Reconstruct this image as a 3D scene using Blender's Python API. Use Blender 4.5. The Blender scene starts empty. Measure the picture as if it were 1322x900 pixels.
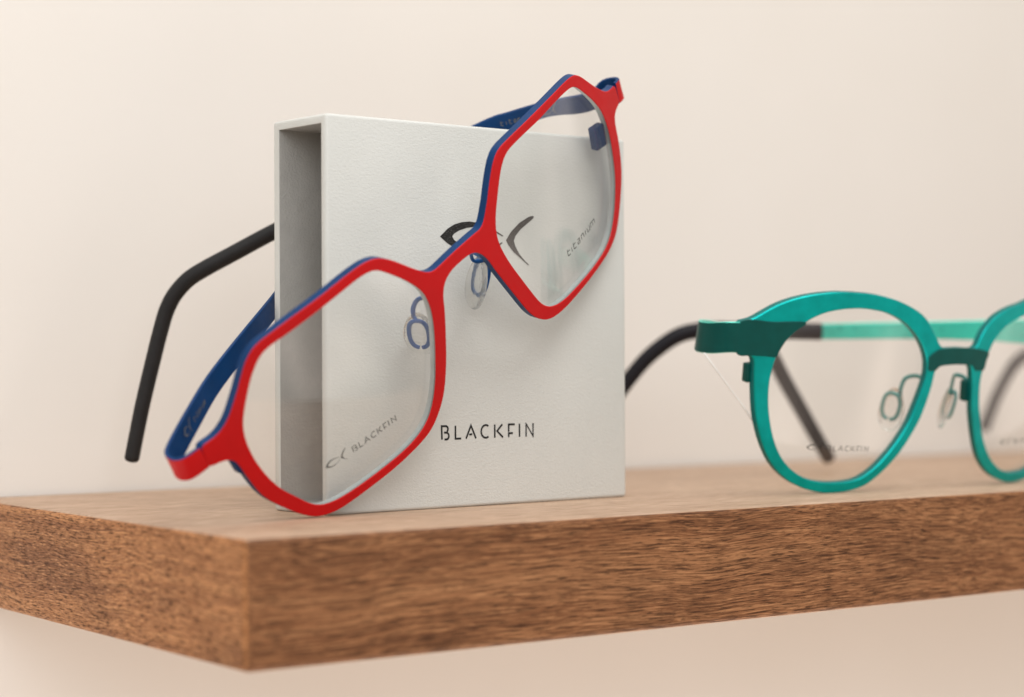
import bpy, bmesh, math, random
from mathutils import Vector, Matrix
from mathutils.geometry import delaunay_2d_cdt

U = 0.00085            # metres per model unit (the display block is 100 units = 85 mm tall)
scn = bpy.context.scene
COL = scn.collection
V = Vector

# ------------------------------------------------------------------ materials
def newmat(name):
    m = bpy.data.materials.new(name); m.use_nodes = True
    nt = m.node_tree; nt.nodes.clear()
    out = nt.nodes.new('ShaderNodeOutputMaterial')
    return m, nt, out

def N(nt, t, **kw):
    n = nt.nodes.new(t)
    for k, v in kw.items():
        if k in n.inputs.keys() if hasattr(n.inputs, 'keys') else False:
            n.inputs[k].default_value = v
        else:
            setattr(n, k, v)
    return n

def coords(nt, scale=(1, 1, 1), rot=(0, 0, 0)):
    tc = nt.nodes.new('ShaderNodeTexCoord'); mp = nt.nodes.new('ShaderNodeMapping')
    mp.inputs['Scale'].default_value = tuple(s / U for s in scale)
    mp.inputs['Rotation'].default_value = rot
    nt.links.new(tc.outputs['Object'], mp.inputs['Vector'])
    return mp.outputs['Vector']

def noise(nt, vec, scale=1.0, detail=4, rough=.55, dist=0.0):
    n = nt.nodes.new('ShaderNodeTexNoise')
    n.inputs['Scale'].default_value = scale; n.inputs['Detail'].default_value = detail
    n.inputs['Roughness'].default_value = rough; n.inputs['Distortion'].default_value = dist
    nt.links.new(vec, n.inputs['Vector'])
    return n.outputs['Fac']

def ramp(nt, fac, stops):
    r = nt.nodes.new('ShaderNodeValToRGB')
    e = r.color_ramp.elements
    while len(e) < len(stops): e.new(0.5)
    for i, (p, c) in enumerate(stops):
        e[i].position = p; e[i].color = (*c, 1) if len(c) == 3 else c
    nt.links.new(fac, r.inputs['Fac'])
    return r.outputs['Color']

def mixc(nt, fac, a, b, mode='MIX'):
    m = nt.nodes.new('ShaderNodeMix'); m.data_type = 'RGBA'; m.blend_type = mode
    for sock, v in ((m.inputs[0], fac), (m.inputs[6], a), (m.inputs[7], b)):
        if hasattr(v, 'is_output'): nt.links.new(v, sock)
        elif isinstance(v, (int, float)): sock.default_value = v
        else: sock.default_value = (*v, 1)
    return m.outputs[2]

def mathn(nt, op, a, b):
    m = nt.nodes.new('ShaderNodeMath'); m.operation = op
    for s, v in ((m.inputs[0], a), (m.inputs[1], b)):
        if hasattr(v, 'is_output'): nt.links.new(v, s)
        else: s.default_value = v
    return m.outputs[0]

def bump(nt, h, strength, dist):
    b = nt.nodes.new('ShaderNodeBump'); b.inputs['Strength'].default_value = strength
    b.inputs['Distance'].default_value = dist * U
    nt.links.new(h, b.inputs['Height']); return b.outputs['Normal']

def paint(name, col, rough=.5, metal=0.0, spec=.5, var=.06, vscale=.25, grain=0.0, gscale=3.0, gdist=.2, coat=0.0, sheen=0.0):
    m, nt, out = newmat(name)
    p = nt.nodes.new('ShaderNodeBsdfPrincipled')
    p.inputs['Roughness'].default_value = rough; p.inputs['Metallic'].default_value = metal
    p.inputs['Specular IOR Level'].default_value = spec
    p.inputs['Coat Weight'].default_value = coat
    v = coords(nt)
    f = noise(nt, v, vscale, 5, .6)
    lo = tuple(c * (1 - var) for c in col); hi = tuple(min(1, c * (1 + var)) for c in col)
    nt.links.new(ramp(nt, f, [(.3, lo), (.7, hi)]), p.inputs['Base Color'])
    if grain:
        g = noise(nt, v, gscale, 3, .55)
        nt.links.new(bump(nt, g, grain, gdist), p.inputs['Normal'])
    fr = noise(nt, v, vscale * 4, 3)
    nt.links.new(ramp(nt, fr, [(.3, (rough * .88,) * 3), (.7, (min(1, rough * 1.12),) * 3)]), p.inputs['Roughness'])
    nt.links.new(p.outputs[0], out.inputs[0])
    return m

def wood(name, along, dark, mid, light, sheen=.5, pore=.75, dash=(.14, 1.9)):
    """mahogany-like: long fibres, short dark pore dashes, slow waves; 'along' = grain axis"""
    m, nt, out = newmat(name)
    p = nt.nodes.new('ShaderNodeBsdfPrincipled')
    tc = nt.nodes.new('ShaderNodeTexCoord')
    # slow warp so the fibres wander
    base = nt.nodes.new('ShaderNodeMapping'); base.inputs['Scale'].default_value = (1 / U,) * 3
    nt.links.new(tc.outputs['Object'], base.inputs['Vector'])
    wn = nt.nodes.new('ShaderNodeTexNoise'); wn.inputs['Scale'].default_value = .011; wn.inputs['Detail'].default_value = 2
    nt.links.new(base.outputs[0], wn.inputs['Vector'])
    sub = nt.nodes.new('ShaderNodeVectorMath'); sub.operation = 'SUBTRACT'; sub.inputs[1].default_value = (.5, .5, .5)
    nt.links.new(wn.outputs['Color'], sub.inputs[0])
    sc = nt.nodes.new('ShaderNodeVectorMath'); sc.operation = 'SCALE'; sc.inputs['Scale'].default_value = 8
    nt.links.new(sub.outputs[0], sc.inputs[0])
    add = nt.nodes.new('ShaderNodeVectorMath'); add.operation = 'ADD'
    nt.links.new(base.outputs[0], add.inputs[0]); nt.links.new(sc.outputs[0], add.inputs[1])
    def st(a, c):
        mp = nt.nodes.new('ShaderNodeMapping')
        mp.inputs['Scale'].default_value = (a, c, c) if along == 'x' else (c, a, c)
        nt.links.new(add.outputs[0], mp.inputs['Vector']); return mp.outputs[0]
    bands = noise(nt, st(.006, .10), 1, 5, .62)
    streak = noise(nt, st(.008, .6), 1, 4, .6)
    fib = noise(nt, st(.035, 3.0), 1, 3, .65)
    blot = noise(nt, st(.02, .06), 1, 3, .6)
    fleck = noise(nt, st(*dash), 1, 3, .55)
    fine = noise(nt, st(dash[0] * 2.2, 4.2), 1, 2, .5)
    c = ramp(nt, bands, [(.32, dark), (.5, mid), (.68, light)])
    c = mixc(nt, .55, c, ramp(nt, streak, [(.33, dark), (.5, mid), (.66, light)]))
    c = mixc(nt, .5, c, ramp(nt, fib, [(.34, tuple(x * .6 for x in dark)), (.5, mid), (.66, light)]))
    c = mixc(nt, ramp(nt, blot, [(.48, (0, 0, 0)), (.66, (.5,) * 3)]), c, dark)
    c = mixc(nt, ramp(nt, fleck, [(.54, (0, 0, 0)), (.62, (pore,) * 3)]), c, tuple(x * .42 for x in dark))
    c = mixc(nt, ramp(nt, fleck, [(.33, (.5,) * 3), (.43, (0, 0, 0))]), c, tuple(min(1, x * 1.2) for x in light))
    c = mixc(nt, ramp(nt, fine, [(.58, (0, 0, 0)), (.66, (pore * .8,) * 3)]), c, tuple(x * .45 for x in dark))
    nt.links.new(c, p.inputs['Base Color'])
    h = mathn(nt, 'SUBTRACT', fib, mathn(nt, 'MULTIPLY', fleck, 1.4))
    nt.links.new(bump(nt, h, .3, .22), p.inputs['Normal'])
    nt.links.new(ramp(nt, fleck, [(.35, (.42,) * 3), (.7, (.68,) * 3)]), p.inputs['Roughness'])
    p.inputs['Specular IOR Level'].default_value = sheen
    nt.links.new(p.outputs[0], out.inputs[0])
    return m

def glass(name, tint=(.985, .99, .987), ior=1.36, rough=.0, extra=0.0):
    m, nt, out = newmat(name)
    t = nt.nodes.new('ShaderNodeBsdfTransparent'); t.inputs[0].default_value = (*tint, 1)
    g = nt.nodes.new('ShaderNodeBsdfGlossy'); g.inputs['Roughness'].default_value = rough
    g.inputs['Color'].default_value = (1, .97, .98, 1)
    fr = nt.nodes.new('ShaderNodeFresnel'); geo = nt.nodes.new('ShaderNodeNewGeometry')
    mr = nt.nodes.new('ShaderNodeMapRange'); mr.inputs['To Min'].default_value = ior; mr.inputs['To Max'].default_value = 1 / ior
    nt.links.new(geo.outputs['Backfacing'], mr.inputs['Value']); nt.links.new(mr.outputs[0], fr.inputs['IOR'])
    mx = nt.nodes.new('ShaderNodeMixShader')
    v = coords(nt); nz = noise(nt, v, .06, 3, .5)
    smear = ramp(nt, nz, [(.35, (.85,) * 3), (.7, (1.15,) * 3)])
    f = mathn(nt, 'MULTIPLY', fr.outputs[0], smear)
    f = mathn(nt, 'ADD', f, extra)
    nt.links.new(f, mx.inputs[0]); nt.links.new(t.outputs[0], mx.inputs[1]); nt.links.new(g.outputs[0], mx.inputs[2])
    nt.links.new(mx.outputs[0], out.inputs[0])
    return m

def clear_plastic(name):
    m, nt, out = newmat(name)
    p = nt.nodes.new('ShaderNodeBsdfPrincipled')
    p.inputs['Base Color'].default_value = (.97, .97, .96, 1)
    p.inputs['Roughness'].default_value = .06; p.inputs['Transmission Weight'].default_value = 1
    p.inputs['IOR'].default_value = 1.4
    t = nt.nodes.new('ShaderNodeBsdfTransparent'); t.inputs[0].default_value = (.90, .90, .89, 1)
    mx = nt.nodes.new('ShaderNodeMixShader'); mx.inputs[0].default_value = .74
    v = coords(nt); nz = noise(nt, v, .8, 2)
    nt.links.new(bump(nt, nz, .3, .4), p.inputs['Normal'])
    nt.links.new(t.outputs[0], mx.inputs[1]); nt.links.new(p.outputs[0], mx.inputs[2])
    nt.links.new(mx.outputs[0], out.inputs[0])
    return m

def ink(name, col, alpha=1.0, speck=0.0):
    m, nt, out = newmat(name)
    p = nt.nodes.new('ShaderNodeBsdfPrincipled'); p.inputs['Roughness'].default_value = .55
    v = coords(nt); f = noise(nt, v, 4.0, 2)
    if speck:
        nt.links.new(ramp(nt, f, [(.0, col), (.6, col), (.7, (speck,) * 3)]), p.inputs['Base Color'])
    else:
        nt.links.new(ramp(nt, f, [(.3, col), (.7, tuple(c * 1.25 for c in col))]), p.inputs['Base Color'])
    p.inputs['Alpha'].default_value = alpha
    nt.links.new(p.outputs[0], out.inputs[0])
    return m

M = {}
M['red'] = paint('red_titanium', (.56, .003, .006), rough=.45, spec=.22, var=.05, vscale=.12, grain=.12, gscale=5, gdist=.05)
M['blue'] = paint('blue_titanium', (.0, .037, .138), rough=.45, spec=.2, var=.12, vscale=.15)
M['teal'] = paint('teal_titanium', (.0, .42, .40), rough=.34, metal=.65, spec=.3, var=.12, vscale=.2, grain=.1, gscale=4, gdist=.08)
M['teal_light'] = paint('pale_teal_titanium', (.05, .66, .52), rough=.3, metal=.2, spec=.6, var=.15, vscale=.08)
M['shaded_teal'] = paint('shaded_teal_titanium', (.0, .080, .070), rough=.38, metal=.2, spec=.25, var=.1)  # darker copy of the frame teal, shade from facing put in
M['black_rubber'] = paint('black_rubber', (.014, .014, .015), rough=.6, spec=.35, var=.15, grain=.1, gscale=4, gdist=.05)
M['dark_violet'] = paint('dark_acetate', (.008, .007, .011), rough=.5, spec=.25, var=.1)
M['dark_metal'] = paint('dark_metal', (.02, .02, .028), rough=.4, metal=.5)
M['lens'] = glass('demo_lens', ior=1.5, extra=.016)
M['lens_edge'] = paint('lens_edge', (.42, .46, .46), rough=.3)
M['pad'] = clear_plastic('clear_silicone')
M['ink'] = ink('black_print', (.008, .008, .008), speck=.22)
M['ink_plain'] = ink('black_lettering', (.007, .007, .008))
M['lens_ink'] = ink('lens_print_ink', (.03, .03, .025), .82)
M['grey_ink'] = ink('grey_engraving', (.16, .15, .13), .8)
M['lit_blue_arm'] = paint('lit_blue_wire', (.010, .10, .33), rough=.4, spec=.3)  # frame blue brightened: light falling on the pad arms put into colour
M['teal_wire'] = paint('teal_wire', (.06, .27, .25), rough=.35, metal=.3)
M['teal_edge'] = paint('teal_edge', (.0, .15, .14), rough=.4, spec=.25)
M['groove'] = paint('lens_groove', (.20, .21, .205), rough=.4)
M['thread'] = paint('clear_thread', (.93, .93, .92), rough=.3)
M['shadow_gap'] = paint('dark_gap', (.03, .028, .025), rough=.9)
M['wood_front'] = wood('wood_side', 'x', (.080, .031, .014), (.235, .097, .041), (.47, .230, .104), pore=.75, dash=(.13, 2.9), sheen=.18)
M['wood_end_lit'] = wood('wood_end_lit', 'y', (.155, .058, .022), (.40, .165, .062), (.68, .335, .140), pore=.8, dash=(.30, 2.5), sheen=.2)  # grain along the depth; light from the left put into brighter colour
M['wood_top_sheen'] = wood('wood_top_sheen', 'x', (.36, .22, .135), (.50, .335, .225), (.62, .44, .31), sheen=.6, pore=.35)  # sheen on the shelf top put into the paler colour

def block_mat():
    m, nt, out = newmat('grained_white_leatherette')
    p = nt.nodes.new('ShaderNodeBsdfPrincipled'); p.inputs['Roughness'].default_value = .5
    p.inputs['Specular IOR Level'].default_value = .4
    v = coords(nt)
    vo = nt.nodes.new('ShaderNodeTexVoronoi'); vo.inputs['Scale'].default_value = 2.0; vo.feature = 'SMOOTH_F1'
    wv = nt.nodes.new('ShaderNodeMapping'); wv.inputs['Scale'].default_value = (.62, 1, 1.1)
    nt.links.new(v, wv.inputs['Vector'])
    nw = nt.nodes.new('ShaderNodeTexNoise'); nw.inputs['Scale'].default_value = 1.3
    nt.links.new(wv.outputs[0], nw.inputs['Vector'])
    va = nt.nodes.new('ShaderNodeVectorMath'); va.operation = 'ADD'
    nt.links.new(wv.outputs[0], va.inputs[0]); nt.links.new(nw.outputs['Color'], va.inputs[1])
    nt.links.new(va.outputs[0], vo.inputs['Vector'])
    fine = noise(nt, v, 2.6, 3, .6)
    h = mathn(nt, 'ADD', vo.outputs['Distance'], mathn(nt, 'MULTIPLY', fine, .8))
    nt.links.new(bump(nt, h, .4, .15), p.inputs['Normal'])
    f = noise(nt, v, .03, 3)
    nt.links.new(ramp(nt, f, [(.3, (.615, .63, .605)), (.7, (.655, .67, .645))]), p.inputs['Base Color'])
    nt.links.new(p.outputs[0], out.inputs[0])
    return m
M['block'] = block_mat()
M['block_in'] = paint('grained_inner_shaded', (.37, .365, .345), rough=.42, spec=.5, var=.05, grain=.55, gscale=1.5, gdist=.35)  # block colour darkened: shade of the deep hollow put in

def wall_mat():
    m, nt, out = newmat('cream_wall_paint')
    p = nt.nodes.new('ShaderNodeBsdfPrincipled'); p.inputs['Roughness'].default_value = .75
    p.inputs['Specular IOR Level'].default_value = .25
    v = coords(nt)
    f = noise(nt, v, .006, 3, .5)
    nt.links.new(ramp(nt, f, [(.3, (.79, .755, .705)), (.7, (.83, .80, .76))]), p.inputs['Base Color'])
    g = noise(nt, v, .35, 4, .5)
    nt.links.new(bump(nt, g, .15, .4), p.inputs['Normal'])
    nt.links.new(p.outputs[0], out.inputs[0])
    return m
M['wall'] = wall_mat()

# ------------------------------------------------------------------ mesh helpers (model units)
def finish(name, bm, mats, parent=None, smooth=False, sharp=None):
    me = bpy.data.meshes.new(name)
    for v in bm.verts: v.co *= U
    bm.normal_update()
    bm.to_mesh(me); bm.free()
    for m in (mats if isinstance(mats, (list, tuple)) else [mats]): me.materials.append(m)
    if smooth:
        for p in me.polygons: p.use_smooth = True
        if sharp is not None: me.set_sharp_from_angle(angle=math.radians(sharp))
    o = bpy.data.objects.new(name, me); COL.objects.link(o)
    if parent: o.parent = parent
    return o

def thing(name, label, cat, mat4):
    o = bpy.data.objects.new(name, None); COL.objects.link(o)
    o.empty_display_size = .01
    o.matrix_world = mat4
    o['label'] = label; o['category'] = cat
    return o

def catmull(pts, closed=False, step=.6):
    P = [V(p) for p in pts]; n = len(P); out = []
    rng = range(n) if closed else range(n - 1)
    for i in rng:
        if closed: a, b, c, d = P[i - 1], P[i], P[(i + 1) % n], P[(i + 2) % n]
        else: a, b, c, d = P[max(i - 1, 0)], P[i], P[i + 1], P[min(i + 2, n - 1)]
        k = max(1, int((c - b).length / step))
        for j in range(k):
            t = j / k
            out.append(.5 * ((2 * b) + (c - a) * t + (2 * a - 5 * b + 4 * c - d) * t * t + (3 * b - a - 3 * c + d) * t ** 3))
    if not closed: out.append(P[-1])
    return out

def resample(P, step, closed):
    Q = list(P) + ([P[0]] if closed else [])
    L = [0.0]
    for a, b in zip(Q, Q[1:]): L.append(L[-1] + (b - a).length)
    n = max(4, int(L[-1] / step)); out = []; j = 0
    for i in range(n if closed else n + 1):
        s = L[-1] * i / n
        while j < len(L) - 2 and L[j + 1] < s: j += 1
        t = (s - L[j]) / max(L[j + 1] - L[j], 1e-9)
        out.append(Q[j].lerp(Q[j + 1], min(max(t, 0), 1)))
    return out

def smooth_loop(pts, step=.7, it=4):
    P = resample(catmull([V((*p, 0)) for p in pts], True, .3), step, True)
    n = len(P)
    for _ in range(it): P = [(P[i - 1] + P[i] * 2 + P[(i + 1) % n]) / 4 for i in range(n)]
    return [(p.x, p.y) for p in P]

def area(P): return .5 * sum(P[i - 1][0] * P[i][1] - P[i][0] * P[i - 1][1] for i in range(len(P)))

def offset(P, d):
    """move a closed loop outward by d"""
    n = len(P); s = 1 if area(P) > 0 else -1; out = []
    for i in range(n):
        a, b = P[i - 1], P[(i + 1) % n]
        tx, ty = b[0] - a[0], b[1] - a[1]; l = math.hypot(tx, ty) or 1
        out.append((P[i][0] + s * ty / l * d, P[i][1] - s * tx / l * d))
    return out

def triangulate(loops, extra=()):
    vs = []; es = []
    for L in loops:
        b = len(vs); vs += [V(p) for p in L]
        es += [(b + i, b + (i + 1) % len(L)) for i in range(len(L))]
    vs += [V(p) for p in extra]
    r = delaunay_2d_cdt(vs, es, [], 0, 1e-5)
    keep = []
    for f in r[2]:
        c = sum((r[0][i] for i in f), V((0, 0))) / len(f)
        if sum(inside((c.x, c.y), L) for L in loops) == 1: keep.append(f)
    return r[0], keep

def inside(p, L):
    c = False; n = len(L)
    for i in range(n):
        (x1, y1), (x2, y2) = L[i - 1], L[i]
        if (y1 > p[1]) != (y2 > p[1]) and p[0] < (x2 - x1) * (p[1] - y1) / (y2 - y1) + x1: c = not c
    return c

def plate(name, outer, holes, zf, thick, mats, parent, bevel=.22, off=V((0, 0, 0))):
    """sheet-metal part: bevelled front (slot 0), sides and back (slot 1). zf(x,y) = height of its front"""
    bm = bmesh.new()
    def add_cap(loops, dz, flip, mi):
        v2, f2 = triangulate(loops)
        vs = [bm.verts.new((p.x - off.x, p.y - off.y, zf(p.x, p.y) + dz - off.z)) for p in v2]
        for f in f2:
            try: fc = bm.faces.new([vs[i] for i in (reversed(f) if flip else f)])
            except ValueError: continue
            fc.material_index = mi; fc.smooth = True
            fc.normal_update()
            if (fc.normal.z < 0) != flip: fc.normal_flip()
    loops = [outer] + list(holes)
    ins = [offset(outer, -bevel)] + [offset(h, bevel) for h in holes]
    add_cap(ins, 0, False, 0)
    back = [outer] + [offset(h, .8) if len(mats) > 2 else h for h in holes]
    add_cap(back, -thick, True, 1)
    for k, (L, I) in enumerate(zip(loops, ins)):
        ccw = area(L) > 0
        want_out = (k == 0)
        rows = [(I, 0.0), (L, -bevel), (L, -thick)] if k == 0 or len(mats) < 3 else [(I, 0.0), (L, -bevel), (offset(L, .62), -thick * .8), (back[k], -thick)]
        rm = [0, 1] if len(rows) == 3 else [0, 2, 1]
        rv = [[bm.verts.new((p[0] - off.x, p[1] - off.y, zf(*p) + dz - off.z)) for p in R] for R, dz in rows]
        n = len(L)
        for r in range(len(rows) - 1):
            for i in range(n):
                j = (i + 1) % n
                q = [rv[r][i], rv[r + 1][i], rv[r + 1][j], rv[r][j]]
                if ccw != want_out: q.reverse()
                f = bm.faces.new(q); f.material_index = rm[r]; f.smooth = True
    return finish(name, bm, mats, parent, smooth=True, sharp=38)

def lens(name, hole, zf, parent, off=V((0, 0, 0)), thick=1.5, sink=.9):
    L = offset(hole, .25)[::2]
    xs = [p[0] for p in L]; ys = [p[1] for p in L]
    Lin = offset(L, -1.2)
    ex = [(x, y) for x in [min(xs) + 3.1 * i for i in range(30)] for y in [min(ys) + 3.1 * j for j in range(30)] if inside((x, y), Lin)]
    v2, f2 = triangulate([L], ex)
    cx = sum(xs) / len(xs); cy = sum(ys) / len(ys)
    zz = lambda x, y: zf(x, y) - sink + .55 - .0006 * ((x - cx) ** 2 + (y - cy) ** 2)
    bm = bmesh.new()
    for dz, flip in ((0, False), (-thick, True)):
        vs = [bm.verts.new((p.x - off.x, p.y - off.y, zz(p.x, p.y) + dz - off.z)) for p in v2]
        for f in f2:
            fc = bm.faces.new([vs[i] for i in f]); fc.normal_update(); fc.smooth = True
            if (fc.normal.z < 0) != flip: fc.normal_flip()
    ra = [bm.verts.new((p[0] - off.x, p[1] - off.y, zz(*p) - .02 - off.z)) for p in L]
    rb = [bm.verts.new((p[0] - off.x, p[1] - off.y, zz(*p) - thick + .02 - off.z)) for p in L]
    for i in range(len(L)):
        j = (i + 1) % len(L); q = [ra[i], rb[i], rb[j], ra[j]]
        if area(L) < 0: q.reverse()
        f = bm.faces.new(q); f.material_index = 1; f.smooth = True
    o = finish(name, bm, [M['lens'], M['lens_edge']], parent, smooth=True, sharp=50)
    return o, zz

def frames(path, Y):
    out = []
    for i, p in enumerate(path):
        t = (path[min(i + 1, len(path) - 1)] - path[max(i - 1, 0)]).normalized()
        w = t.cross(Y).normalized(); v = w.cross(t).normalized()
        out.append((p, t, w, v))
    return out

def lerp_list(L, t):
    x = t * (len(L) - 1); i = min(int(x), len(L) - 2); return L[i] + (L[i + 1] - L[i]) * (x - i)

def strip(name, pts, heights, thick, mats, parent, inner_sign, Y=V((0, 1, 0)), off=V((0, 0, 0))):
    """flat temple blade swept along pts; slot 0 = outside + edges, slot 1 = inside"""
    P = resample(catmull(pts, False, .4), .9, False); F = frames(P, Y); n = len(F)
    bm = bmesh.new(); rows = []
    b = .18
    for i, (p, t, w, v) in enumerate(F):
        h = lerp_list(heights, i / (n - 1)) / 2; k = thick / 2
        prof = [(k, -h + b), (k, h - b), (k - b, h), (-k + b, h), (-k, h - b), (-k, -h + b), (-k + b, -h), (k - b, -h)]
        rows.append([bm.verts.new(p + w * a + v * c - off) for a, c in prof])
    m = 8
    for i in range(n - 1):
        for j in range(m):
            jj = (j + 1) % m
            f = bm.faces.new([rows[i][j], rows[i][jj], rows[i + 1][jj], rows[i + 1][j]]); f.smooth = True
            side = 1 if j == 0 else (-1 if j == 4 else 0)
            f.material_index = 0 if side == inner_sign else 1
    for r in (rows[0], rows[-1]):
        f = bm.faces.new(r if r is rows[-1] else list(reversed(r))); f.material_index = 1
    bmesh.ops.recalc_face_normals(bm, faces=bm.faces[:])
    return finish(name, bm, mats, parent, smooth=True, sharp=35)

def tube(name, pts, rw, rv, mat, parent, Y=V((0, 1, 0)), off=V((0, 0, 0)), seg=20, step=.8, closed=False, cap=True, bm=None):
    own = bm is None
    if own: bm = bmesh.new()
    P = resample(catmull(pts, closed, step * .5), step, closed); n = len(P)
    F = []
    for i, p in enumerate(P):
        a = P[(i + 1) % n] if closed else P[min(i + 1, n - 1)]
        c = P[i - 1] if closed else P[max(i - 1, 0)]
        t = (a - c).normalized(); w = t.cross(Y)
        if w.length < .05: w = t.cross(V((.3, .2, 1)))
        w.normalize(); F.append((p, t, w, w.cross(t).normalized()))
    rows = []
    def ring(p, w, v, a, b): return [bm.verts.new(p + w * (a * math.cos(2 * math.pi * k / seg)) + v * (b * math.sin(2 * math.pi * k / seg)) - off) for k in range(seg)]
    for i, (p, t, w, v) in enumerate(F):
        s = i / max(n - 1, 1)
        a = lerp_list(rw, s) if isinstance(rw, list) else rw; b = lerp_list(rv, s) if isinstance(rv, list) else rv
        if i == 0 and not closed and cap: 
            rows.append(ring(p - t * .25, w, v, a * .8, b * .8))
        rows.append(ring(p, w, v, a, b))
        if i == n - 1 and not closed and cap:
            for q in (.35, .62, .85): rows.append(ring(p + t * (min(a, b) * .55 * math.sin(q * math.pi / 2)), w, v, a * math.cos(q * math.pi / 2 * .85), b * math.cos(q * math.pi / 2 * .85)))
    R = len(rows)
    for i in range(R if closed else R - 1):
        r0, r1 = rows[i], rows[(i + 1) % R]
        for k in range(seg):
            f = bm.faces.new([r0[k], r0[(k + 1) % seg], r1[(k + 1) % seg], r1[k]]); f.smooth = True
    if not closed:
        bm.faces.new(list(reversed(rows[0]))); bm.faces.new(rows[-1])
    if own:
        bmesh.ops.recalc_face_normals(bm, faces=bm.faces[:])
        return finish(name, bm, mat, parent, smooth=True, sharp=60)

def ribbon(bm, pts, w, put):
    """flat mitred stroke through 2-D points; put(x,y) -> 3-D"""
    P = [V((p[0], p[1])) for p in pts]; n = len(P); a = []; b = []
    for i in range(n):
        d1 = (P[i] - P[i - 1]).normalized() if i else (P[1] - P[0]).normalized()
        d2 = (P[i + 1] - P[i]).normalized() if i < n - 1 else d1
        t = d1 + d2
        t = t.normalized() if t.length > .1 else d1
        nn = V((-t.y, t.x)); k = 1 / max(.45, nn.dot(V((-d1.y, d1.x))))
        ww = w[i] if isinstance(w, (list, tuple)) else w
        a.append(P[i] + nn * ww / 2 * k); b.append(P[i] - nn * ww / 2 * k)
    va = [bm.verts.new(put(*q)) for q in a]; vb = [bm.verts.new(put(*q)) for q in b]
    for i in range(n - 1): bm.faces.new([va[i], vb[i], vb[i + 1], va[i + 1]])

def arc(cx, cy, rx, ry, a0, a1, n=10):
    return [(cx + rx * math.cos(math.radians(a0 + (a1 - a0) * i / n)), cy + ry * math.sin(math.radians(a0 + (a1 - a0) * i / n))) for i in range(n + 1)]

GLYPH = {  # stencil-cut capitals and squared lower case, on a unit box
 'B': [[(.42, .0), (.72, .0)] + arc(.70, .25, .30, .25, -80, 90, 8)[1:] + [(.36, .52)], [(.09, 0), (.05, .99), (.45, .99)] + arc(.60, .77, .28, .22, 88, -60, 7)],
 'L': [[(.1, 1), (.1, .03), (1, .03)]],
 'A': [[(.02, 0), (.5, .98), (.98, 0)], [(.33, .30), (.62, .33)]],
 'C': [arc(.68, .5, .60, .48, 55, 305, 16)],
 'K': [[(.1, 1), (.1, 0)], [(.93, 1), (.36, .5), (1, 0)]],
 'F': [[(.12, 0), (.12, .30), (.72, .30)], [(.12, .42), (.12, .97), (1, .97)]],
 'I': [[(.5, 1), (.5, 0)]],
 'N': [[(.08, 0), (.08, .98), (.92, .02), (.92, 1)]],
 't': [[(.25, 1.0), (.15, .12), (.35, 0), (.85, 0)], [(.32, .66), (.9, .66)]],
 'i': [[(.55, .66), (.45, 0)]],
 'a': [[(.25, .66), (.85, .66), (.80, 0), (.25, 0), (.2, .3), (.74, .34)]],
 'n': [[(.15, 0), (.2, .66), (.8, .66), (.85, 0)]],
 'u': [[(.15, .66), (.2, 0), (.85, 0), (.9, .66)]],
 'm': [[(.05, 0), (.08, .66), (.5, .66), (.5, 0)], [(.58, .66), (.92, .66), (.95, 0)]],
}
def write(bm, s, boxes, y0, h, w, put):
    for ch, (x0, x1) in zip(s, boxes):
        for st in GLYPH[ch]:
            ribbon(bm, [(x0 + p[0] * (x1 - x0), y0 + p[1] * h) for p in st], w, put)

def fish(bm, cx, cy, sx, sy, put, thin=1.0):
    """the swimming-fish mark: body of two tapered arcs and a crescent tail; unit design 32 wide"""
    def T(p): return (cx + p[0] * sx, cy + p[1] * sy)
    def poly(P):
        vs, fs = triangulate([P])
        bv = [bm.verts.new(put(*T((v.x, v.y)))) for v in vs]
        for f in fs: bm.faces.new([bv[i] for i in f])
    up = [(-15.9, .3), (-13.4, 2.45), (-11.1, 3.65), (-8.8, 4.3), (-6.1, 4.6), (-3.3, 4.35), (0, 3.5), (3.4, 2.2), (5.4, 1.2), (5.0, 1.05), (3.0, 1.85), (0, 2.75), (-2, 3.15), (-4.5, 3.25), (-7.0, 2.9), (-9.5, 2.15), (-11.3, 1.2), (-11.9, .5), (-11.3, -.4), (-9.5, -1.5), (-7, -2.5), (-4.5, -2.75), (-1, -2.55), (2.0, -1.75), (4.2, -.75), (4.8, -.45), (5.1, -.65), (4.4, -1.15), (2, -2.3), (-1, -3.2), (-4.5, -3.75), (-8, -3.35), (-11, -2.6), (-13.6, -1.3)]
    poly(up)
    tail = [(6.2, .1), (7.9, 2.35), (10.8, 4.9), (14.2, 6.7), (15.4, 7.0), (15.95, 6.85), (15.75, 6.3), (14.6, 5.5), (11.3, 3.2), (9.45, 1.3), (8.95, .0), (9.4, -1.3), (10.7, -3.25), (12.6, -5.05), (14.2, -6.25), (13.8, -6.35), (11.7, -4.9), (8.8, -2.95), (7.15, -1.35)]
    poly(tail)

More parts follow.
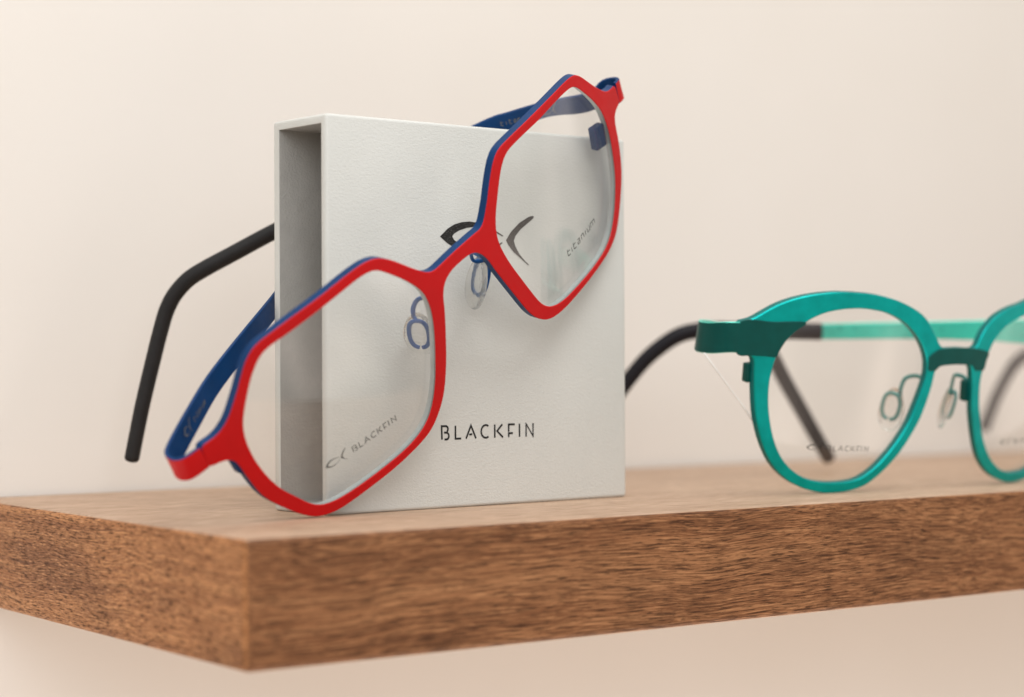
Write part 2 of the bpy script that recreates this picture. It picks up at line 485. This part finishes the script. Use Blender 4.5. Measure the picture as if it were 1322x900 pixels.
# ------------------------------------------------------------------ eyeglasses
def pad_set(root, side, matm, arm, c0, hw, hh, padn, padv, L, W, off):
    arm_o = None
    s = side
    bm = bmesh.new()
    fx = lambda p: V((p[0] * s, p[1], p[2]))
    n = fx(padn).normalized(); v = fx(padv); v = (v - n * v.dot(n)).normalized(); w = v.cross(n)
    rc = fx(c0)
    def P(a):
        cx_, sy_ = math.cos(a), math.sin(a)
        return rc + w * (hw * math.copysign(abs(cx_) ** .75, cx_)) + v * (hh * math.copysign(abs(sy_) ** .85, sy_))
    ringpts = [P(math.radians(-90 + 7 + i * 17.3)) for i in range(21)]
    tube('', [fx(p) for p in arm] + [P(math.radians(90))], .62, .45, None, None, Y=n, off=off, seg=12, step=.35, bm=bm)
    tube('', ringpts, .6, .45, None, None, Y=n, off=off, seg=12, step=.35, bm=bm)
    bmesh.ops.recalc_face_normals(bm, faces=bm.faces[:])
    arm_o = finish('pad_arm', bm, matm, root, smooth=True, sharp=60)
    c = rc + n * 1.4 - v * 1.3
    bm = bmesh.new(); rings = []; NU, NV = 26, 10
    for a in range(NV + 1):
        th = math.pi * a / NV - math.pi / 2
        rr = math.cos(th) ** .7 if abs(th) < 1.56 else .02; zz = math.sin(th)
        row = []
        for b in range(NU):
            ph = 2 * math.pi * b / NU
            wv = W / 2 * (1 - .18 * math.sin(ph))
            row.append(bm.verts.new(c + w * (math.cos(ph) * rr * wv) + v * (math.sin(ph) * rr * L / 2) + n * (zz * .85 - .10 * (1 - rr)) - off))
        rings.append(row)
    for a in range(NV):
        for b in range(NU):
            bm.faces.new([rings[a][b], rings[a][(b + 1) % NU], rings[a + 1][(b + 1) % NU], rings[a + 1][b]])
    bm.faces.new(list(reversed(rings[0]))); bm.faces.new(rings[-1])
    bmesh.ops.recalc_face_normals(bm, faces=bm.faces[:])
    finish('nose_pad', bm, M['pad'], arm_o, smooth=True)
    return arm_o

def box_part(name, c, size, rotz, mat, parent, off, bev=.3):
    bm = bmesh.new(); bmesh.ops.create_cube(bm, size=1)
    bmesh.ops.scale(bm, vec=size, verts=bm.verts)
    bmesh.ops.bevel(bm, geom=bm.edges[:], offset=bev, segments=2, affect='EDGES', profile=.5)
    bmesh.ops.rotate(bm, cent=(0, 0, 0), matrix=Matrix.Rotation(rotz, 3, 'Z'), verts=bm.verts)
    bmesh.ops.translate(bm, vec=V(c) - off, verts=bm.verts)
    return finish(name, bm, mat, parent, smooth=True, sharp=50)

def sc(P, k): return [tuple(c * k for c in p) for p in P]

CAM = V((-278.9877, -409.8347, 38.0814))

# ---- red and blue pair -------------------------------------------------------
def red_glasses():
    K = 1.010
    Rm = Matrix(((.80789, -.56319, .17358), (-.00042, -.29509, -.95547), (.58934, .77184, -.23864)))
    O = V((23.7576, -24.5026, 61.6387)); O = CAM + (O - CAM) * K
    kc = .0019456 / K
    zf = lambda x, y: -kc * x * x
    base = V((-56.0 * K, -36.6 * K, -6.1 * K))           # lowest point of the rim, where it stands on the shelf
    mat4 = Matrix.Translation((O + Rm @ base) * U) @ Rm.to_4x4()
    root = thing('eyeglasses', 'red fronted angular eyeglasses with blue edges, leaning askew on the white display block', 'eyeglasses', mat4)
    lo = [(-.8, 5.1), (-6.1, 4.8), (-9.0, 4.7), (-10.9, 5.6), (-13.3, 8.0), (-16.2, 11.4), (-19.4, 15.2), (-22.4, 17.9), (-23.9, 18.7), (-27.3, 19.5), (-32.9, 19.5), (-40.0, 19.0), (-47.8, 18.7), (-53.9, 18.3), (-59.4, 17.6), (-62.6, 15.5), (-64.4, 13.4), (-66.6, 10.4), (-68.9, 7.5), (-71.7, 4.3), (-74.7, 2.3), (-77.6, 1.7), (-79.7, 1.6), (-79.9, -1.5), (-80.1, -4.6), (-78.0, -4.9), (-75.9, -5.4), (-74.4, -6.3), (-73.7, -8.2), (-73.1, -12.1), (-72.0, -18.0), (-70.6, -21.9), (-67.3, -27.5), (-64.1, -31.9), (-61.2, -34.6), (-56.7, -36.3), (-52.7, -36.6), (-44.3, -36.5), (-37.0, -36.2), (-28.2, -34.9), (-23.5, -32.9), (-18.5, -28.0), (-14.7, -21.0), (-12.1, -14.4), (-9.5, -6.8), (-8.7, -3.6), (-7.4, -1.0), (-6.0, 0.2), (-3.2, 1.2)]
    ro = [(6.9, 5.0), (9.1, 4.8), (10.7, 5.6), (12.3, 7.5), (14.1, 9.7), (16.3, 12.9), (18.7, 16.0), (20.6, 17.9), (23.3, 19.3), (28.9, 19.4), (36.1, 19.1), (42.2, 18.8), (48.6, 18.4), (55.2, 17.9), (59.5, 17.2), (61.9, 16.1), (64.3, 13.8), (66.7, 10.8), (69.7, 7.2), (73.1, 3.7), (75.0, 2.4), (77.6, 1.6), (79.6, 1.5), (79.8, -1.5), (79.9, -4.4), (78.4, -4.6), (77.2, -4.7), (75.6, -5.4), (74.6, -7.7), (74.2, -11.4), (73.3, -15.8), (71.6, -20.5), (69.2, -24.4), (66.2, -28.2), (62.4, -32.2), (59.1, -34.4), (54.5, -35.7), (48.6, -36.1), (42.2, -36.2), (35.5, -36.1), (29.9, -35.8), (25.6, -35.1), (22.4, -33.9), (20.1, -32.1), (18.0, -29.7), (16.0, -25.9), (13.7, -19.7), (11.5, -13.6), (9.7, -8.4), (8.4, -4.2), (6.9, -1.4), (5.4, 0.2), (2.8, 1.2)]
    outer = smooth_loop(sc(list(reversed(lo)), K)[::-1] + sc(list(reversed(ro)), K))
    li = [(-24.8, 15.9), (-22.3, 13.6), (-18.3, 8.8), (-15.5, 4.7), (-13.8, 1.1), (-13.4, -2.6), (-13.7, -6.2), (-14.7, -10.3), (-16.0, -14.3), (-17.6, -18.6), (-18.8, -21.6), (-21.5, -26.5), (-24.5, -30.0), (-28.4, -32.3), (-33.8, -33.5), (-39.8, -33.9), (-47.0, -34.0), (-52.6, -33.8), (-56.6, -33.2), (-59.4, -32.1), (-60.9, -30.8), (-62.2, -29.2), (-64.5, -25.3), (-66.9, -21.0), (-68.5, -16.4), (-69.7, -10.3), (-69.9, -4.0), (-69.0, 0.7), (-67.0, 4.7), (-64.6, 8.5), (-63.0, 10.7), (-61.5, 12.4), (-59.0, 14.5), (-55.9, 15.3), (-52.1, 15.4), (-46.4, 15.7), (-40.1, 16.1), (-32.9, 16.6), (-28.4, 16.7)]
    ri = [(58.8, 14.5), (54.1, 15.5), (47.5, 16.0), (40.8, 16.2), (35.0, 16.6), (29.1, 16.8), (25.6, 16.5), (23.1, 15.1), (20.7, 12.4), (17.8, 8.2), (15.6, 4.7), (14.1, 0.8), (13.8, -3.3), (15.1, -9.6), (17.2, -16.0), (19.4, -22.2), (21.4, -27.3), (23.4, -30.2), (26.1, -32.1), (30.2, -33.4), (36.4, -34.0), (43.1, -34.3), (48.5, -34.3), (53.5, -33.8), (57.7, -32.2), (61.6, -29.0), (64.7, -25.1), (67.6, -19.9), (69.3, -14.0), (70.2, -8.7), (70.1, -4.1), (69.0, 0.5), (66.5, 5.2), (63.7, 9.2), (61.2, 12.4)]
    hl = smooth_loop(sc(li, K)); hr = smooth_loop(sc(ri, K))
    plate('front_frame', outer, [hl, hr], zf, 2.45, [M['red'], M['blue'], M['groove']], root, bevel=.2, off=base)
    l1, zl = lens('lens', hl, zf, root, base)
    l2, zr = lens('lens', hr, zf, root, base)
    # printing on the two demo lenses
    bm = bmesh.new()
    put = lambda x, y: V((x, y, zl(x, y) + .08)) - base
    fish(bm, -51.6 * K, -23.7 * K, .205 * K, .26 * K, put)
    w = 1.66; x = -46.8; bx = []
    for cw, gap in ((1.35, .62), (1.1, .5), (1.65, .52), (1.35, .62), (1.4, .62), (1.1, .45), (.3, .75), (1.5, 0)):
        bx.append((x * K, (x + cw) * K)); x += cw + gap
    write(bm, 'BLACKFIN', bx, -24.65 * K, 1.65 * K, .27, put)
    finish('lens_print', bm, M['lens_ink'], l1)
    bm = bmesh.new()
    put = lambda x, y: V((x, y, zr(x, y) + .08)) - base
    x = 37.2; bx = []
    for cw in (1.7, .8, 1.7, 1.9, 1.9, .8, 1.9, 2.5):
        bx.append((x * K, (x + cw) * K)); x += cw + .32
    write(bm, 'titanium', bx, -24.35 * K, 2.0 * K, .30, put)
    finish('lens_print', bm, M['lens_ink'], l2)
    # closing blocks of the rims, behind the outer edge of each lens
    for s in (1, -1):
        box_part('rim_lock', V(((68.2 if s > 0 else -72.2) * K, -8.0 * K, zf(68, 0) - 3.6)), (4.2, 6.6, 2.4), s * -.12, M['blue'], root, base, .35)
    # nose pads on their bent wire arms
    arm = sc([(8.9, -4.0, -1.6), (9.4, -4.3, -4.5), (10.4, -5.0, -7.9), (11.4, -7.4, -9.7), (12.0, -9.6, -9.9)], K)
    for s in (1, -1):
        pad_set(root, s, M['lit_blue_arm'], arm, tuple(c * K for c in (12.6, -15.0, -9.6)), 2.5, 4.9, (-.85, .45, -.2) if s > 0 else (-.85, .15, -.5), (-.4, 1, 0), 15.6, 8.8, base)
    # temples: blade with a bent hinge foot, black sleeve on the end
    Y = V((0, 1, 0))
    lt = sc([(-79.9, -1.5, -12.9), (-83.0, -1.6, -13.5), (-84.9, -1.7, -14.5), (-85.7, -1.6, -16.4), (-85.2, -1.3, -18.6), (-83.8, -1.1, -19.8), (-79.6, -.9, -21.9), (-71.6, -1.1, -25.9), (-58.7, -3.0, -33.4), (-43.4, -5.36, -40.5), (-25.2, -8.1, -48.3), (-9, -10.8, -56), (8, -13.8, -62.5)], K)
    b = strip('temple', lt, [6.4, 6.9, 6.5, 6.1, 5.9, 5.7, 5.4, 5.0, 4.2], .95, [M['red'], M['blue']], root, -1, Y, base)
    sl = sc([(2, -12.8, -60.2), (12, -14.6, -64), (22, -16.8, -67.5), (29, -20.4, -70), (34, -26.5, -72), (38.5, -35, -73), (43, -45, -73.5), (47, -54, -74)], K)
    tube('temple_tip', sl, [1.7, 1.9, 1.9, 1.9], [2.6, 2.3, 2.2, 2.1], M['black_rubber'], b, Y, base)
    rt = sc([(79.9, -1.5, -12.9), (81.9, -1.7, -13.3), (83.2, -2.1, -14.6), (83.5, -2.5, -16.6), (82.8, -2.9, -18.6), (81.2, -3.9, -19.9), (78.2, -4.2, -21.0), (74.4, -3.4, -22.6), (70.2, -1.9, -24.9), (66.3, -1.8, -29.6), (60.4, -2.2, -35.4), (55.5, -2.7, -40.0), (40, -6.0, -52.5), (22, -9.3, -67.0), (6, -11.9, -79.0)], K)
    b2 = strip('temple', rt, [6.4, 5.9, 4.7, 5.5, 5.8, 5.7, 5.4, 5.0, 4.2], .95, [M['red'], M['blue']], root, 1, Y, base)
    sr = sc([(9.0, -11.35, -76.7), (3.86, -12.14, -80.49), (-5.93, -13.9, -87.0), (-13.4, -15.28, -92.0), (-17.9, -16.6, -94.9), (-22.3, -19.0, -96.9), (-26.0, -22.0, -97.9), (-29.6, -25.6, -98.2), (-34.8, -30.9, -98.2), (-45.1, -41.6, -98.0), (-55.3, -52.6, -97.3)], K)
    tube('temple_tip', sr, [1.9, 2.05, 2.05, 2.05], [2.3, 2.35, 2.25, 2.15], M['black_rubber'], b2, Y, base)
    # engraving on the inside of each temple
    for s, P, bb in ((-1, lt, b), (1, rt, b2)):
        a, c = (V(P[7]), V(P[8])) if s < 0 else (V(P[8]), V(P[10]))
        t = (c - a).normalized(); w_ = t.cross(Y).normalized(); v = w_.cross(t).normalized()
        nrm = w_ if w_.x * s < 0 else -w_
        o0 = a + nrm * .56 - t * (7.5 if s < 0 else 5)
        flip = 1 if s < 0 else -1
        bm = bmesh.new()
        put = lambda x, y: o0 + t * x + v * y - base
        if s < 0:
            fish(bm, 3.0, -.1, .155, .30, put)
            write(bm, 'titanium', [(7.2 + i * 1.05, 8.0 + i * 1.05) for i in range(8)], -.7, 1.5, .2, put)
        else:
            put = lambda x, y: o0 + t * (26 - x) + v * y - base
            fish(bm, 17.5, 0, .15, .30, put)
            write(bm, 'titanium', [(3.5 + i * 1.2, 4.4 + i * 1.2) for i in range(8)], -.7, 1.5, .22, put)
        finish('engraving', bm, M['grey_ink'], bb)
    return root

# ---- round pairs ---------------------------------------------------------------
def round_glasses(label, Rm, O, ltemple, ltip, rtemple, rtip, mats, printed=True):
    kc = .0023633
    zf = lambda x, y: -kc * x * x
    base = V((-38.7, -29.2, zf(38.7, 0)))
    root = thing('eyeglasses', label, 'eyeglasses', Matrix.Translation((O + Rm @ base) * U) @ Rm.to_4x4())
    lo = [(-.7, 14.0), (-6.3, 14.0), (-7.8, 14.9), (-10.0, 17.6), (-12.6, 20.6), (-14.9, 22.8), (-17.9, 24.6), (-23.1, 26.7), (-28.3, 28.1), (-35.4, 29.1), (-44.3, 29.2), (-49.4, 28.7), (-54.7, 27.7), (-59.8, 26.1), (-63.8, 24.2), (-67.2, 21.9), (-69.9, 20.0), (-72.0, 19.2), (-73.4, 18.9), (-73.4, 14.5), (-73.2, 10.2), (-71.5, 10.0), (-68.9, 9.7), (-67.8, 8.8), (-67.3, 5.2), (-66.6, 0.6), (-65.2, -6.2), (-63.2, -12.0), (-60.6, -17.2), (-57.5, -21.5), (-53.5, -24.9), (-49.1, -27.2), (-43.8, -28.7), (-38.7, -29.2), (-33.2, -28.7), (-28.6, -27.6), (-25.3, -26.0), (-20.5, -22.0), (-16.4, -17.4), (-13.3, -12.5), (-10.5, -6.7), (-8.8, -0.1), (-8.1, 4.5), (-8.0, 7.4), (-6.8, 8.7), (-4.5, 9.1)]
    m = lambda P: [(-x, y) for x, y in P]
    rtop = [(.7, 14.1), (6.8, 13.8), (7.9, 16.2), (9.6, 19.6), (13.2, 23.2), (18.8, 25.7), (24.5, 27.0)]
    rbot = [(4.5, 9.1), (6.6, 8.5), (7.4, 6.4), (8.2, 3.4), (9.2, -1.5), (10.6, -6.6), (13.9, -14.4), (17.5, -20.2), (22.7, -24.8), (29.5, -27.9), (36.2, -29.2)]
    mid = m(lo[8:33])
    outer = smooth_loop(lo + rbot + list(reversed(mid)) + list(reversed(rtop)))
    li = [(-43.5, 24.3), (-48.4, 23.2), (-51.8, 21.7), (-54.3, 20.1), (-57.3, 17.4), (-59.7, 14.4), (-61.2, 11.2), (-62.2, 6.0), (-62.3, 1.4), (-61.7, -3.6), (-60.3, -9.0), (-58.2, -14.4), (-55.6, -18.7), (-52.3, -22.0), (-48.7, -24.2), (-44.4, -25.6), (-39.3, -26.1), (-33.9, -25.8), (-29.6, -24.9), (-25.8, -22.7), (-22.1, -19.2), (-18.1, -14.0), (-14.9, -8.3), (-13.0, -2.4), (-12.0, 1.3), (-11.3, 4.6), (-11.2, 7.5), (-12.2, 11.2), (-14.8, 15.2), (-18.5, 18.8), (-22.6, 21.5), (-27.4, 23.4), (-32.2, 24.4), (-38.2, 24.8)]
    ri = [(26.6, 23.3), (19.4, 20.4), (15.2, 16.7), (13.3, 12.7), (12.3, 9.5), (11.8, 7.0), (11.7, 4.4), (12.1, 0.9), (13.4, -4.2), (16.5, -11.8), (20.9, -18.4), (26.3, -23.0), (32.6, -25.7), (40.5, -26.2)]
    mi = m(li[15:0:-1]); mi = m(li[1:16]); mi.reverse()
    hl = smooth_loop(li); hr = smooth_loop(ri + mi + [(38.2, 24.8), (32.2, 24.5)])
    rim, deep, light, tipm, padm = mats
    plate('front_frame', outer, [hl, hr], zf, 2.2, [rim, M['teal_edge'] if printed else deep], root, bevel=.28, off=base)
    # bridge and end piece plates; shade from their facing is in the colour
    def clip(P): return smooth_loop(P, .5, 1)
    br = [(-11.6, 11.3), (-9.7, 12.9), (-7.6, 13.8), (-4, 14.15), (.5, 14.2), (5, 14.1), (8.3, 13.7), (11, 13.2), (13.0, 12.5), (12.4, 10.3), (11.9, 7.3), (9.5, 7.2), (8.0, 7.3), (6.9, 8.7), (4.5, 9.0), (0, 9.2), (-4.5, 9.0), (-6.9, 8.6), (-8.2, 7.4), (-9.5, 7.3), (-11.0, 7.4), (-11.3, 9)]
    zf2 = lambda x, y: zf(x, y) + .3
    plate('bridge', clip(br), [], zf2, .26, [deep, deep], root, bevel=.12, off=base)
    ep = [(-73.5, 18.95), (-64, 19.6), (-54.6, 20.1), (-57.4, 17.3), (-59.8, 14.3), (-61.3, 11.1), (-61.7, 9.7), (-65, 9.75), (-68.7, 9.75), (-73.3, 10.15)]
    plate('end_piece', clip(ep), [], zf2, .26, [deep, deep], root, bevel=.12, off=base)
    plate('end_piece', clip(m(ep)), [], zf2, .26, [deep, deep], root, bevel=.12, off=base)
    l1, zl = lens('lens', hl, zf, root, base); l2, zr = lens('lens', hr, zf, root, base)
    if printed:
        for x0, zz, ll in ((-47.9, zl, l1), (27.0, zr, l2)):
            bm = bmesh.new(); put = lambda x, y: V((x, y, zz(x, y) + .08)) - base
            fish(bm, x0 + 2.6, -15.9, .17, .2, put)
            x = x0 + 6.6; bx = []
            for cw, gap in ((1.35, .62), (1.1, .5), (1.65, .52), (1.35, .62), (1.4, .62), (1.1, .45), (.3, .75), (1.5, 0)):
                bx.append((x, x + cw)); x += cw + gap
            write(bm, 'BLACKFIN', bx, -16.7, 1.5, .24, put)
            finish('lens_print', bm, M['lens_ink'], ll)
    box_part('rim_lock', V((-66.5, 4.4, zf(67, 0) - 2.9)), (3.6, 5.4, 2.4), .1, deep, root, base, .3)
    box_part('rim_lock', V((9.3, .6, zf(9, 0) - 2.9)), (3.4, 6.2, 2.4), .15, deep, root, base, .3)
    arm = [(8.9, 3.0, -1.8), (8.6, 4.2, -4.6), (8.6, 4.0, -7.6), (10.0, 2.6, -9.6), (10.5, -.6, -10.2), (10.4, -2.4, -10.2)]
    for s in (1, -1):
        pad_set(root, s, padm, arm, (12.4, -6.0, -11.0), 2.6, 4.0, (-.88, .1, -.46), (-.15, 1, 0), 13.6, 7.6, base)
    Y = V((0, 1, 0))
    for s, tp, ti in ((-1, ltemple, ltip), (1, rtemple, rtip)):
        b = strip('temple', [V(p) for p in tp], [8.6, 8.6, 8.0, 6.6, 5.8, 5.4, 5.2, 5.0, 4.8], .95, [deep if s < 0 else light, light], root, s, Y, base)
        tube('temple_tip', [V(p) for p in ti], [1.7, 2.0, 2.1, 2.2, 2.2], [2.75, 2.7, 2.6, 2.5, 2.4], tipm, b, Y, base)
    return root

# ------------------------------------------------------------------ display block
def display_block():
    W, D, H = 100.9, 24.3, 100.0
    c = V((W / 2, D / 2, 0))
    root = thing('display_block', 'off-white fine-grained display block with black lettering, open at its left side', 'display block', Matrix.Translation(c * U))
    tf, tb, tt = 2.2, 2.9, 2.4
    bm = bmesh.new()
    # outer shell and hollow: profile ring in the y-z plane swept from the open left side
    def quad(a, b, c_, d, mi=0):
        f = bm.faces.new([bm.verts.new(V(p) - c) for p in (a, b, c_, d)]); f.material_index = mi
    o = [(0, 0), (D, 0), (D, H), (0, H)]; i_ = [(tf, tt), (D - tb, tt), (D - tb, H - tt), (tf, H - tt)]
    dep = W - 2.4
    vo0 = [bm.verts.new(V((0, y, z)) - c) for y, z in o]; vo1 = [bm.verts.new(V((W, y, z)) - c) for y, z in o]
    vi0 = [bm.verts.new(V((0, y, z)) - c) for y, z in i_]; vi1 = [bm.verts.new(V((dep, y, z)) - c) for y, z in i_]
    for k in range(4):
        j = (k + 1) % 4
        bm.faces.new([vo0[k], vo0[j], vo1[j], vo1[k]])
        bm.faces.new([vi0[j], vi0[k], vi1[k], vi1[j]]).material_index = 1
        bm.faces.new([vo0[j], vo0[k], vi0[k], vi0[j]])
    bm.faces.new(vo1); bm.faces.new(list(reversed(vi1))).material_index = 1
    bmesh.ops.recalc_face_normals(bm, faces=bm.faces[:])
    outer_e = [e for e in bm.edges if not any(v in vi1 for v in e.verts) and not (e.verts[0] in vi0 and e.verts[1] in vi0) and not ((e.verts[0] in vi0) != (e.verts[1] in vi0))]
    bmesh.ops.bevel(bm, geom=outer_e, offset=.95, segments=4, affect='EDGES', profile=.5)
    inner_e = [e for e in bm.edges if len(e.link_faces) == 2 and {f.material_index for f in e.link_faces} == {0, 1}]
    bmesh.ops.bevel(bm, geom=inner_e, offset=.18, segments=2, affect='EDGES', profile=.5)
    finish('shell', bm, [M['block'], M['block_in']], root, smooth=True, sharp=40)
    put = lambda x, z: V((x, -.06, z)) - c
    bm = bmesh.new(); fish(bm, 51.35, 70.2, 1.0, 1.0, put)
    for f in bm.faces:
        f.normal_update()
    finish('fish_emblem', bm, M['ink'], root)
    bm = bmesh.new()
    write(bm, 'BLACKFIN', [(35.55, 38.05), (40.0, 42.1), (43.65, 47.1), (48.6, 51.2), (53.1, 56.2), (57.9, 60.3), (61.65, 62.2), (64.0, 66.9)], 17.85, 3.5, .53, put)
    finish('lettering', bm, M['ink_plain'], root)
    return root

# ------------------------------------------------------------------ shelf and wall
SA = -.0678; EX = V((math.cos(SA), math.sin(SA), 0)); EY = V((-math.sin(SA), math.cos(SA), 0))
CORNER = V((-49.54, -41.34, 0)); T = 29.3; DEPTH = 166
def shelf():
    Ls = 760
    c = V((Ls / 2, DEPTH / 2, -T))
    base = CORNER + EX * c.x + EY * c.y + V((0, 0, -T))
    mat4 = Matrix.Translation(base * U) @ Matrix.Rotation(SA, 4, 'Z')
    bm = bmesh.new()
    r = bmesh.ops.create_cube(bm, size=1)
    bmesh.ops.scale(bm, vec=(Ls, DEPTH, T), verts=bm.verts)
    bmesh.ops.translate(bm, vec=(0, 0, T / 2), verts=bm.verts)
    bmesh.ops.bevel(bm, geom=bm.edges[:], offset=1.9, segments=5, affect='EDGES', profile=.5)
    bm.normal_update()
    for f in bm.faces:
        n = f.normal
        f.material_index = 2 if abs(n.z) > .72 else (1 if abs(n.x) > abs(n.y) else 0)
    o = finish('shelf', bm, [M['wood_front'], M['wood_end_lit'], M['wood_top_sheen']], None, smooth=True, sharp=60)
    o.matrix_world = mat4
    o['label'] = 'thick brown wooden shelf board that carries the glasses and display block'; o['category'] = 'shelf'
    return o

def wall():
    bm = bmesh.new()
    n = 12
    y0 = DEPTH + .8
    g = [[bm.verts.new(V((-700 + 2200 * i / n, 0, -500 + 1300 * j / n))) for j in range(n + 1)] for i in range(n + 1)]
    for i in range(n):
        for j in range(n): bm.faces.new([g[i][j], g[i + 1][j], g[i + 1][j + 1], g[i][j + 1]])
    o = finish('wall', bm, M['wall'])
    p = CORNER + EY * y0
    o.matrix_world = Matrix.Translation(p * U) @ Matrix.Rotation(SA, 4, 'Z')
    o['kind'] = 'structure'
    return o

wall(); shelf(); display_block(); red_glasses()

RT = Matrix(((.99497, -.02945, -.09573), (-.10002, -.24153, -.96523), (.00531, .96995, -.24326)))
OT = V((189.749, -43.409, 27.576))
foot = lambda s: [(s * 73.4, 14.5, -12.9), (s * 75.6, 14.4, -13.5), (s * 77.3, 13.9, -15.2), (s * 78.2, 13.0, -18.4)]
round_glasses('teal green round eyeglasses standing on the shelf right of the white block', RT, OT,
    foot(-1) + [(-78.2, 12.3, -22.5), (-77.1, 12.1, -25.2), (-73.5, 11.7, -28.4), (-55, 8.5, -42.0), (-30, 1.6, -60.5), (-6, -4.9, -78.0)],
    [(-12, -3.3, -73.8), (-3, -5.8, -80.2), (4.5, -8.2, -85.6), (9.0, -10.6, -88.2), (13.5, -14.8, -89.6), (19, -20.5, -90.5), (26, -27.6, -91.2), (38, -40.3, -91.8), (44.6, -47.5, -91.6)],
    foot(1) + [(78.2, 12.7, -20.6), (76.9, 12.6, -22.2), (73.5, 12.4, -24.6), (56, 10.8, -36.0), (32, 7.2, -52.0), (7, 2.7, -69.4), (-6, .9, -77.5)],
    [(9.2, 3.0, -67.9), (-4, 1.3, -76.5), (-14, .1, -82.9), (-22.5, -1.1, -88.0), (-29.4, -4.0, -92.2), (-36.6, -11.1, -95.6), (-42.4, -19.4, -97.4), (-48.5, -30, -98.8), (-54, -40, -99.8)],
    (M['teal'], M['shaded_teal'], M['teal_light'], M['dark_violet'], M['teal_wire']))

# a further pair to the right, of which the photograph shows one temple tip
OT3 = V((434.0, -58.0, 27.576))
t3 = lambda s: foot(s) + [(s * 78.2, 11.8, -24), (s * 77.6, 10.6, -35), (s * 76.6, 4.0, -60), (s * 75.6, -4.0, -84), (s * 75.0, -8.0, -96)]
p3 = lambda s: [(s * 75.2, -6.7, -92), (s * 74.8, -11.5, -104), (s * 74.3, -15.0, -112), (s * 73.2, -20.5, -118.5), (s * 72.0, -27.5, -123), (s * 70.5, -36.5, -127.5), (s * 69, -46.0, -131), (s * 68.4, -50.5, -132.5)]
round_glasses('dark eyeglasses at the right, only their temple tip visible through the teal lens', RT, OT3,
    t3(-1), p3(-1), t3(1), p3(1),
    (M['dark_metal'], M['dark_metal'], M['dark_metal'], M['dark_violet'], M['dark_metal']), printed=False)

# clear security thread looped over the end piece of the teal pair
bm = bmesh.new()
TB = V((110.2, -21.4, 39.9))
P = [V((111.0, -20.8, 39.9)), V((113.0, -21.8, 36.9)), V((118.5, -22.3, 31.0)), V((125.0, -22.8, 24.2)), V((127.6, -22.6, 21.4))]
tube('', P, .3, .3, None, None, Y=V((.2, 1, .1)), seg=8, step=.8, closed=False, bm=bm, off=TB)
bmesh.ops.recalc_face_normals(bm, faces=bm.faces[:])
o = finish('tag_thread', bm, M['thread'], None, smooth=True)
o.location = TB * U
o['label'] = 'thin clear nylon thread looped round the end piece of the teal glasses'; o['category'] = 'thread'

# ------------------------------------------------------------------ camera
yaw, pitch, roll = .6903454, .0063735, -.004898
f = V((math.sin(yaw) * math.cos(pitch), math.cos(yaw) * math.cos(pitch), math.sin(pitch)))
r = V((math.cos(yaw), -math.sin(yaw), 0)); u = r.cross(f)
r2 = r * math.cos(roll) + u * math.sin(roll); u2 = u * math.cos(roll) - r * math.sin(roll)
cam = bpy.data.cameras.new('camera'); co = bpy.data.objects.new('camera', cam); COL.objects.link(co)
co.matrix_world = Matrix.Translation(CAM * U) @ Matrix((r2, u2, -f)).transposed().to_4x4()
cam.sensor_width = 36; cam.lens = 70.03; cam.clip_start = .01; cam.clip_end = 50
cam.dof.use_dof = True; cam.dof.focus_distance = 517 * U
cam.dof.aperture_fstop = 70.03e-3 / (9.2 * U) ; cam.dof.aperture_blades = 0
scn.camera = co

# ------------------------------------------------------------------ light
w = bpy.data.worlds.new('World'); scn.world = w; w.use_nodes = True
nt = w.node_tree; nt.nodes.clear()
tc = nt.nodes.new('ShaderNodeTexCoord'); sep = nt.nodes.new('ShaderNodeSeparateXYZ')
nt.links.new(tc.outputs['Generated'], sep.inputs[0])
up = ramp(nt, mathn(nt, 'ADD', mathn(nt, 'MULTIPLY', sep.outputs['Z'], .5), .5), [(0, (1.0, .84, .71)), (.42, (.85, .73, .63)), (.52, (.62, .58, .54)), (.8, (.86, .83, .79)), (1, (.95, .93, .90))])
nz = nt.nodes.new('ShaderNodeTexNoise'); nz.inputs['Scale'].default_value = 2.6; nz.inputs['Detail'].default_value = 2
nt.links.new(tc.outputs['Generated'], nz.inputs['Vector'])
room = mixc(nt, 1.0, up, ramp(nt, nz.outputs['Fac'], [(.38, (.22, .20, .19)), (.5, (.36, .355, .35)), (.56, (.60, .60, .60)), (.62, (1, 1, 1))]), 'MULTIPLY')
bg = nt.nodes.new('ShaderNodeBackground'); bg.inputs['Strength'].default_value = 1.4
nt.links.new(room, bg.inputs[0])
wo = nt.nodes.new('ShaderNodeOutputWorld'); nt.links.new(bg.outputs[0], wo.inputs[0])

def area_light(name, loc, target, size, power, col):
    l = bpy.data.lights.new(name, 'AREA'); l.shape = 'RECTANGLE'; l.size, l.size_y = size; l.energy = power; l.color = col
    o = bpy.data.objects.new(name, l); COL.objects.link(o); o.location = loc
    d = V(target) - V(loc); o.rotation_euler = d.to_track_quat('-Z', 'Y').to_euler()
area_light('ceiling_light', (.05, -.35, .85), (.05, .02, .02), (.55, .45), 5.0, (1, .975, .94))
area_light('window_light', (-.50, -.70, .48), (.05, .05, .0), (.7, .7), 3.9, (.98, .985, 1))
area_light('under_shelf_fill', (.14, -.10, -.50), (.12, .13, -.10), (.9, .35), 2.5, (1, .92, .85))  # fill lamp added below the shelf to brighten the lower wall

scn.view_settings.view_transform = 'Standard'; scn.view_settings.look = 'None'; scn.view_settings.exposure = 0; scn.view_settings.gamma = 1
scn.render.engine = 'CYCLES'
scn.cycles.transparent_max_bounces = 16; scn.cycles.max_bounces = 7
